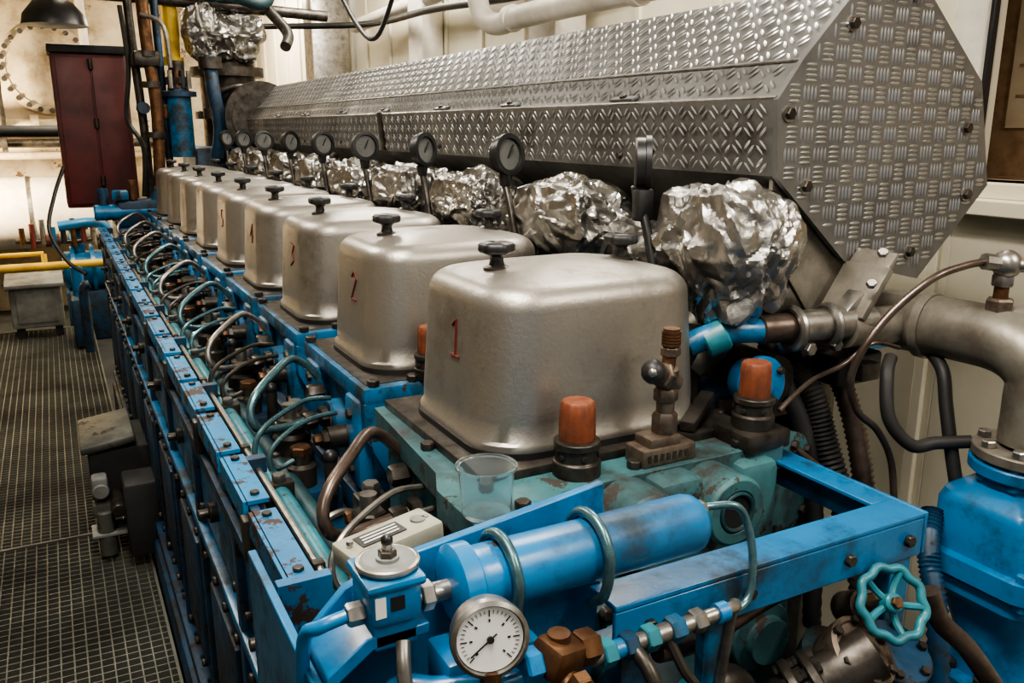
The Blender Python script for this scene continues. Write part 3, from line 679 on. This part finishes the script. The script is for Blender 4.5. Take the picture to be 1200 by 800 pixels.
hose('sensor_cable',[(.865,.83,-.385),(.90,.84,-.372),(.96,.86,-.36),(1.03,.87,-.35),(1.08,.86,-.32),(1.13,.85,-.33)],.0035,BRN)
hose('sensor_cable',[(.93,.92,-.44),(.99,.88,-.50),(1.06,.86,-.56),(1.1,.84,-.64)],.006,BRN)
b=B('pipe_terminal_block');b.bx(1.06,1.16,.90,.96,-.40,-.35,BLK,.006);b.bx(1.09,1.13,.88,.90,-.39,-.36,STLD,.004);b.done()
# ---------------------------------------------------------------- room
def slab(name,x0,x1,y0,y1,z0,z1,mat):
    b=B(name);b.bx(x0,x1,y0,y1,z0,z1,mat);return b.done()
slab('floor',-3,3.2,-2.5,9.3,-1.75,-1.65,DRK)
slab('ceiling',-3,3.2,-2.5,9.3,1.3,1.4,WHT)
slab('wall_far',-3,3.2,9.1,9.3,-1.65,1.3,TNK)
slab('wall_left',-3.2,-3,-2.5,9.3,-1.65,1.3,TNK)
slab('wall_adjacent_room',2.40,2.5,-2.5,4,-1.65,1.3,CRM)
b=B('wall_right')
b.bx(1.9,2.0,1.32,9.1,-1.65,1.3,CRM);b.bx(1.9,2.0,-2.5,1.32,-1.65,-.12,CRM);b.bx(1.9,2.0,-2.5,1.32,.75,1.3,CRM)
for k in range(26):
    y=-1.6+k*.42
    if y>1.36: b.bx(1.885,1.9,y,y+.03,-1.65,1.3,CRM)
    else: b.bx(1.885,1.9,y,y+.03,-1.65,-.22,CRM)
b.done(bevel=.003)
b=B('window_1');b.bx(1.86,2.02,-2.5,1.32,-.155,-.12,CRM);b.bx(1.82,1.9,-2.5,1.36,-.19,-.155,CRM);b.bx(1.87,1.92,1.28,1.36,-.12,.78,WHT)
b.bx(1.88,1.9,1.27,1.285,-.12,.75,BLK);b.done(bevel=.003)
b=B('notice_board');b.bx(2.35,2.39,-1.5,2.4,-.3,1.0,BPAP)
for k in range(6):
    y0=.35+k*.2; b.bx(2.343,2.35,y0,y0+.16,.0,.55,PAP)
    for j in range(12): b.bx(2.341,2.343,y0+.02,y0+.11+.03*((j*3)%2),.04+j*.04,.048+j*.04,BPAP)
b.done()
b=B('window_shelf');b.bx(2.0,2.35,-1.5,2.4,-.16,-.13,BPAP);b.done()
b=B('shelf_bottle');b.lathe((2.1,1.12,-.13),(0,0,1),[(.04,0),(.045,.01),(.045,.06),(.03,.08),(.03,.1)],BLK,20);b.done()
b=B('walkway_grating')
def gr_(x0,x1,y0,y1,z,s=.032):
    n=int((x1-x0)/s)
    for k in range(n+1): b.bx(x0+k*s-.002,x0+k*s+.002,y0,y1,z-.022,z,GRT)
    n=int((y1-y0)/s)
    for k in range(n+1): b.bx(x0,x1,y0+k*s-.002,y0+k*s+.002,z-.02,z-.001,GRT)
    for xx in (x0,x1): b.bx(xx-.004,xx+.004,y0,y1,z-.04,z+.004,GRT)
    for yy in (y0,y1): b.bx(x0,x1,yy-.006,yy+.006,z-.05,z+.006,GRT)
gr_(-1.15,.15,.4,3.15,-1.40);gr_(-1.15,.15,3.10,7.3,-1.5);gr_(.95,1.68,.0,3.2,-1.46)
for y in (1,2,3,4,5,6,7): b.bx(-1.15,.15,y,y+.04,-1.65,-1.522,DRK)
b.done()
# ---------------------------------------------------------------- background
b=B('exhaust_trunk')
b.cyl((.95,5.25,-.1),(.95,5.25,1.3),.15,STLD,n=32);b.cyl((.95,5.25,.28),(.95,5.25,.33),.20,STLD,n=32);b.cyl((.95,5.25,.66),(.95,5.25,.72),.19,STL,n=32)
b.cyl((.95,5.25,.05),(.95,5.25,.09),.19,STLD,n=32)
b.tube([(1.0,4.7,.05),(1.05,4.95,.05),(1.0,5.2,.10)],.14,STLD,20)
b.cyl((1.02,4.74,.05),(1.02,4.78,.05),.19,STLD,n=28)
b.bx(.7,1.2,4.95,5.5,-1.5,-.1,BLUED,.02)
b.tube([(.85,5.08,.12),(.88,5.05,.2),(1.0,5.05,.22),(1.08,5.08,.15)],.02,STLD,10);b.cyl((.9,5.06,-.02),(.9,5.06,.05),.05,STLD)
b.done()
foil('foil_insulation_wrap',(.95,5.18,.48),(.18,.2,.13),51);foil('foil_insulation_wrap',(.80,5.12,.50),(.09,.12,.15),52)
b=B('blue_standpipe_filter')
b.cyl((.64,4.95,-.15),(.64,4.95,.16),.06,BLUEH,n=28);b.lathe((.64,4.95,.16),(0,0,1),[(.09,0),(.09,.025),(.055,.03),(.05,.06)],BLUED,28)
b.hexn((.64,4.95,.22),(0,0,1),.07,.04,STLD);b.cyl((.64,4.95,.2),(.64,4.95,.34),.04,STLD)
for k in range(4): b.cyl((.60+k*.03,4.90,.20),(.60+k*.03,4.90,.29),.012,(STL,BRZ,BLK,STL)[k],n=8)
b.tube([(.80,4.9,.36),(.80,4.85,.2),(.82,4.85,.0),(.80,4.88,-.15)],.035,BLUED,14);b.cyl((.80,4.88,.30),(.80,4.88,.36),.06,STLD)
b.cyl((.80,4.88,.05),(.80,4.88,.10),.055,STLD)
b.bx(.27,.66,4.82,5.3,-1.5,-.5,BLUED,.02);b.bx(.28,.6,4.84,5.0,-.5,-.36,BLUED,.02)
b.cyl((.17,4.88,-.42),(.5,4.88,-.42),.042,BLUEH,n=20,ch=.008);b.hexn((.30,4.86,-.36),(0,0,1),.045,.05,BLUEH);b.cyl((.22,4.88,-.40),(.22,4.88,-.30),.025,BLUED)
b.tube([(.45,4.88,-.42),(.50,4.86,-.3),(.56,4.88,-.25)],.025,BLUEH,12);b.cyl((.36,4.86,-.36),(.36,4.86,-.26),.02,BRZ)
b.done()
b=B('red_panel_cabinet')
b.bx(.06,.42,5.2,5.5,-.42,.38,RED,.01);b.bx(.08,.24,5.185,5.2,-.40,.36,RED,.004);b.bx(.25,.40,5.185,5.2,-.40,.36,RED,.004)
for z in (-.3,0,.3): b.cyl((.245,5.18,z),(.245,5.18,z+.05),.012,STLD)
b.bx(.05,.43,5.17,5.5,.38,.42,DRK,.004);b.bx(.28,.4,5.35,5.45,-1.65,-.42,DRK)
b.done()
b=B('manhole_tank')
b.bx(-2.2,.9,8.3,9.05,-.25,1.3,TNK,.02)
b.lathe((.07,8.3,.47),(0,-1,0),[(.36,0),(.36,.03),(.30,.04),(.30,.03),(.05,.05),(0,.05)],TNK,48)
for k in range(24):
    a=k*math.pi/12;b.hexn((.07+.33*math.cos(a),8.265,.47+.33*math.sin(a)),(0,-1,0),.022,.03,STLD)
b.tube([(-2,8.1,.02),(.6,8.1,.02)],.05,TNK,14,1,False);b.tube([(-2,8.1,-.12),(.9,8.1,-.12)],.035,STLD,12,1,False)
b.tube([(-2,8.15,-.22),(.9,8.15,-.22)],.03,TNK,12,1,False)
b.tube([(-.9,8.0,1.3),(-.35,8.0,.8),(-.30,8.0,.2),(-.30,8.0,.0)],.03,STLD,12)
b.tube([(.35,8.1,1.3),(.36,8.1,.5),(.36,8.1,-.2)],.035,WHT,12);b.cyl((-.1,8.05,.02),(-.04,8.05,.02),.08,TNK);b.cyl((-.32,8.05,-.12),(-.28,8.05,-.12),.07,STLD)
b.done()
b=B('insulated_boiler_drum');b.cyl((-1.6,8.4,-.70),(.65,8.4,-.70),.30,WHT,n=48,ch=.05)
for x in (-.8,-.2,.35): b.cyl((x,8.4,-.70),(x+.03,8.4,-.70),.306,STL,n=48)
b.bx(-1.3,-1.2,8.3,8.5,-1.65,-.95,DRK);b.bx(.3,.4,8.3,8.5,-1.65,-.95,DRK);b.done()
b=B('grey_control_box');b.bx(-.37,-.03,7.0,7.25,-1.42,-1.10,GRY,.015);b.box((-.2,7.1,-1.08),(.38,.32,.03),GRY,rot=(8,0,0),bev=.005);b.bx(-.33,-.07,6.99,7.0,-1.38,-1.16,GRY,.005);b.bx(-.35,-.3,7.05,7.2,-1.65,-1.42,DRK);b.bx(-.1,-.05,7.05,7.2,-1.65,-1.42,DRK);b.done()
b=B('yellow_handrail');b.tube([(-1.2,7.35,-1.02),(.4,7.35,-1.02)],.030,YEL,12,1,False);b.tube([(-1.2,7.4,-.93),(-.12,7.4,-.93)],.018,YEL,12,1,False)
b.tube([(-.55,7.35,-1.02),(-.52,7.3,-1.2),(-.5,7.3,-1.65)],.025,YEL,12)
b.tube([(-.12,7.38,-.93),(-.12,7.36,-1.02),(-.12,7.36,-1.12)],.02,YEL,12)
b.tube([(.36,7.35,-1.02),(.36,7.35,-1.65)],.025,YEL,12,1,False);b.done()
b=B('background_blue_pump')
b.cyl((.0,7.6,-1.10),(.5,7.6,-1.10),.15,BLUE,n=28,ch=.02);b.cyl((.2,7.6,-1.10),(.23,7.6,-1.10),.20,BLUE,n=28);b.cyl((.06,7.6,-1.10),(.09,7.6,-1.10),.19,BLUE,n=28)
b.bx(.0,.5,7.45,7.75,-1.65,-1.25,BLUED,.02);b.cyl((.12,7.6,-.95),(.12,7.6,-.72),.05,BLUE);b.cyl((.12,7.6,-.78),(.12,7.6,-.74),.09,BRZ)
b.tube([(.35,7.6,-.95),(.35,7.55,-.8),(.25,7.5,-.72),(.0,7.5,-.74)],.04,BLUE,14);b.cyl((-.1,7.55,-.85),(.0,7.55,-.85),.05,RED)
for k in range(8): b.cyl((-.25+k*.07,7.5,-.87-.03*(k%2)),(-.25+k*.07,7.5,-.74+.03*(k%3)),.020,(BRZ,RED,STL,BLUE,BLK)[k%5],n=12)
b.tube([(-.3,7.52,-.84),(.1,7.52,-.86),(.3,7.52,-.84)],.02,STLD,10)
b.bx(.02,.14,6.5,6.9,-1.49,-1.15,BLUED,.02);b.cyl((.08,6.7,-1.15),(.08,6.7,-.95),.04,BLUE)
b.tube([(.1,6.2,-1.45),(.1,6.2,-1.05),(.14,6.2,-1.0)],.03,BLUED,12)
b.done()
b=B('floodlight');b.box((-.95,7.5,-.20),(.26,.18,.22),DRK,rot=(0,0,-40),bev=.01);b.box((-.895,7.565,-.22),(.2,.01,.16),LAMP,rot=(0,0,-40));b.bx(-1.0,-.96,7.44,7.48,-1.65,-.2,DRK);b.done()
b=B('hanging_lamp_shade');b.lathe((.10,5.0,.49),(0,0,1),[(.15,0),(.14,.05),(.09,.11),(.04,.13),(.03,.2),(.012,.2),(.012,.8)],BLK,32);b.done()
b=B('yellow_pipe');b.tube([(.65,5.15,.35),(.655,5.15,.5),(.65,5.15,.68),(.58,5.15,.76),(.38,5.15,.80),(0,5.15,.82)],.042,YEL,14);b.cyl((.65,5.15,.33),(.65,5.15,.37),.06,YEL);b.done()
b=B('overhead_pipe_bundle')
b.tube([(.50,4.9,1.3),(.50,4.9,.5),(.52,4.9,.1),(.5,4.9,-.3)],.03,BRZ,12);b.tube([(.45,5.0,1.3),(.44,5.0,.6),(.46,5.0,0),(.46,5.0,-.4)],.022,STLD,12)
b.tube([(.56,5.0,1.3),(.57,5.0,.0),(.57,5.0,-.4)],.02,BLUED,10)
b.tube([(-.5,6.2,-.02),(.3,6.2,-.02)],.035,DRK,12,1,False)
b.tube([(.1,5.1,.66),(.5,5.1,.66),(1.5,5.1,.62)],.03,STLD,12,3)
b.tube([(.75,5.1,1.3),(.75,5.05,.75),(.95,4.95,.68),(1.15,4.95,.70),(1.15,5.0,1.3)],.035,TEALD,12)
b.tube([(1.15,5.0,.62),(1.22,4.9,.5),(1.18,4.8,.42)],.03,STLD,12)
for z in (.2,.35,-.05): b.cyl((.5,4.9,z),(.5,4.9,z+.03),.05,STLD)
b.bx(.43,.56,4.86,5.0,.30,.38,STLD,.02)
b.cyl((.57,5.0,.05),(.57,5.0,.12),.045,BRZ);b.cyl((.46,5.0,.1),(.46,4.9,.1),.03,BLUED)
b.tube([(.40,4.98,.6),(.41,4.95,.3),(.38,4.95,.05),(.44,4.92,-.1),(.42,4.92,-.35)],.012,BLK,8)
b.tube([(.48,4.86,.55),(.58,4.84,.5),(.60,4.85,.3)],.012,STL,8)
b.done()
hose('hanging_cable',[(.06,5.1,-.20),(.0,5.0,-.34),(-.04,4.9,-.5),(.02,4.85,-.65),(.10,4.8,-.72)],.010,BLK)
hose('hanging_cable',[(1.4,4.8,.9),(1.5,4.6,.55),(1.55,4.4,.45),(1.6,4.2,.7)],.012,BLK)
hose('overhead_cable',[(1.7,1.4,.50),(1.7,2.2,.53),(1.7,3.0,.50),(1.7,4.0,.55),(1.7,5.0,.58),(1.2,5.6,.6)],.018,BLK)
b=B('overhead_white_pipe')
b.tube([(1.6,1.3,.40),(1.6,2.0,.40),(1.6,2.9,.40),(1.6,3.12,.39),(1.6,3.24,.42),(1.6,3.30,.48),(1.6,3.31,.60),(1.6,3.31,1.3)],.042,WHT,20,8)
for y,z in ((2.2,.40),(3.0,.40)): b.cyl((1.6,y,z),(1.6,y+.03,z),.05,WHT)
b.tube([(1.80,2.6,.7),(1.80,3.6,.66),(1.80,5.5,.62)],.04,WHT,16,3)
b.done()
b=B('white_column');b.bx(1.72,1.86,2.9,3.1,-1.65,1.3,WHT,.01);b.bx(1.76,1.88,4.3,4.5,-1.65,1.3,WHT,.01);b.bx(1.60,1.85,5.8,6.0,-1.65,1.3,STL,.01);b.done()
b=B('yellow_lever_valve');b.box((1.55,2.2,.49),(.10,.02,.012),YEL,rot=(0,10,40),bev=.003);b.cyl((1.6,2.2,.44),(1.6,2.2,.49),.014,STL);b.done()
# ---------------------------------------------------------------- lights
def area(name,loc,size,energy,col=(1,1,1),rot=(0,0,0),sy=None):
    l=bpy.data.lights.new(name,'AREA');l.energy=energy;l.color=col;l.shape='RECTANGLE';l.size=size;l.size_y=sy or size
    o=bpy.data.objects.new(name,l);o.location=(loc[0],loc[1],loc[2]+ZO);o.rotation_euler=[math.radians(a) for a in rot];bpy.context.scene.collection.objects.link(o)
def fixture(x,y,e,col=(1,.93,.82)):
    b=B('ceiling_light_fixture');b.bx(x-.12,x+.12,y-.6,y+.6,1.22,1.3,WHT,.01)
    for dx in (-.05,.05): b.cyl((x+dx,y-.56,1.19),(x+dx,y+.56,1.19),.015,LAMPW,n=12)
    b.done();area('fluorescent_light',(x,y,1.16),.25,e,col,sy=1.15)
fixture(.15,.5,46);fixture(-.2,2.9,34);fixture(.2,5.9,50,(1,.86,.66));fixture(1.65,2.0,26);fixture(1.5,7.4,60,(1,.9,.75));fixture(-.8,-.8,12);fixture(1.5,-.7,34)
fixture(1.5,4.4,40)
area('floodlight_beam',(-.85,7.6,-.22),.2,95,(1,.78,.48),rot=(90,0,-40),sy=.16)
w=bpy.data.worlds.new('World');bpy.context.scene.world=w;w.use_nodes=True
w.node_tree.nodes['Background'].inputs[0].default_value=(.95,.95,1,1);w.node_tree.nodes['Background'].inputs[1].default_value=.20
# ---------------------------------------------------------------- camera
cd=bpy.data.cameras.new('camera');cd.sensor_width=36;cd.lens=30;cd.clip_start=.05
co=bpy.data.objects.new('camera',cd);co.location=(0,0,ZO);co.rotation_euler=(math.radians(90-14.04),0,math.radians(-27.95))
bpy.context.scene.collection.objects.link(co);bpy.context.scene.camera=co
bpy.context.scene.view_settings.view_transform='AgX'
bpy.context.scene.view_settings.look='AgX - Medium High Contrast'
bpy.context.scene.view_settings.exposure=.15
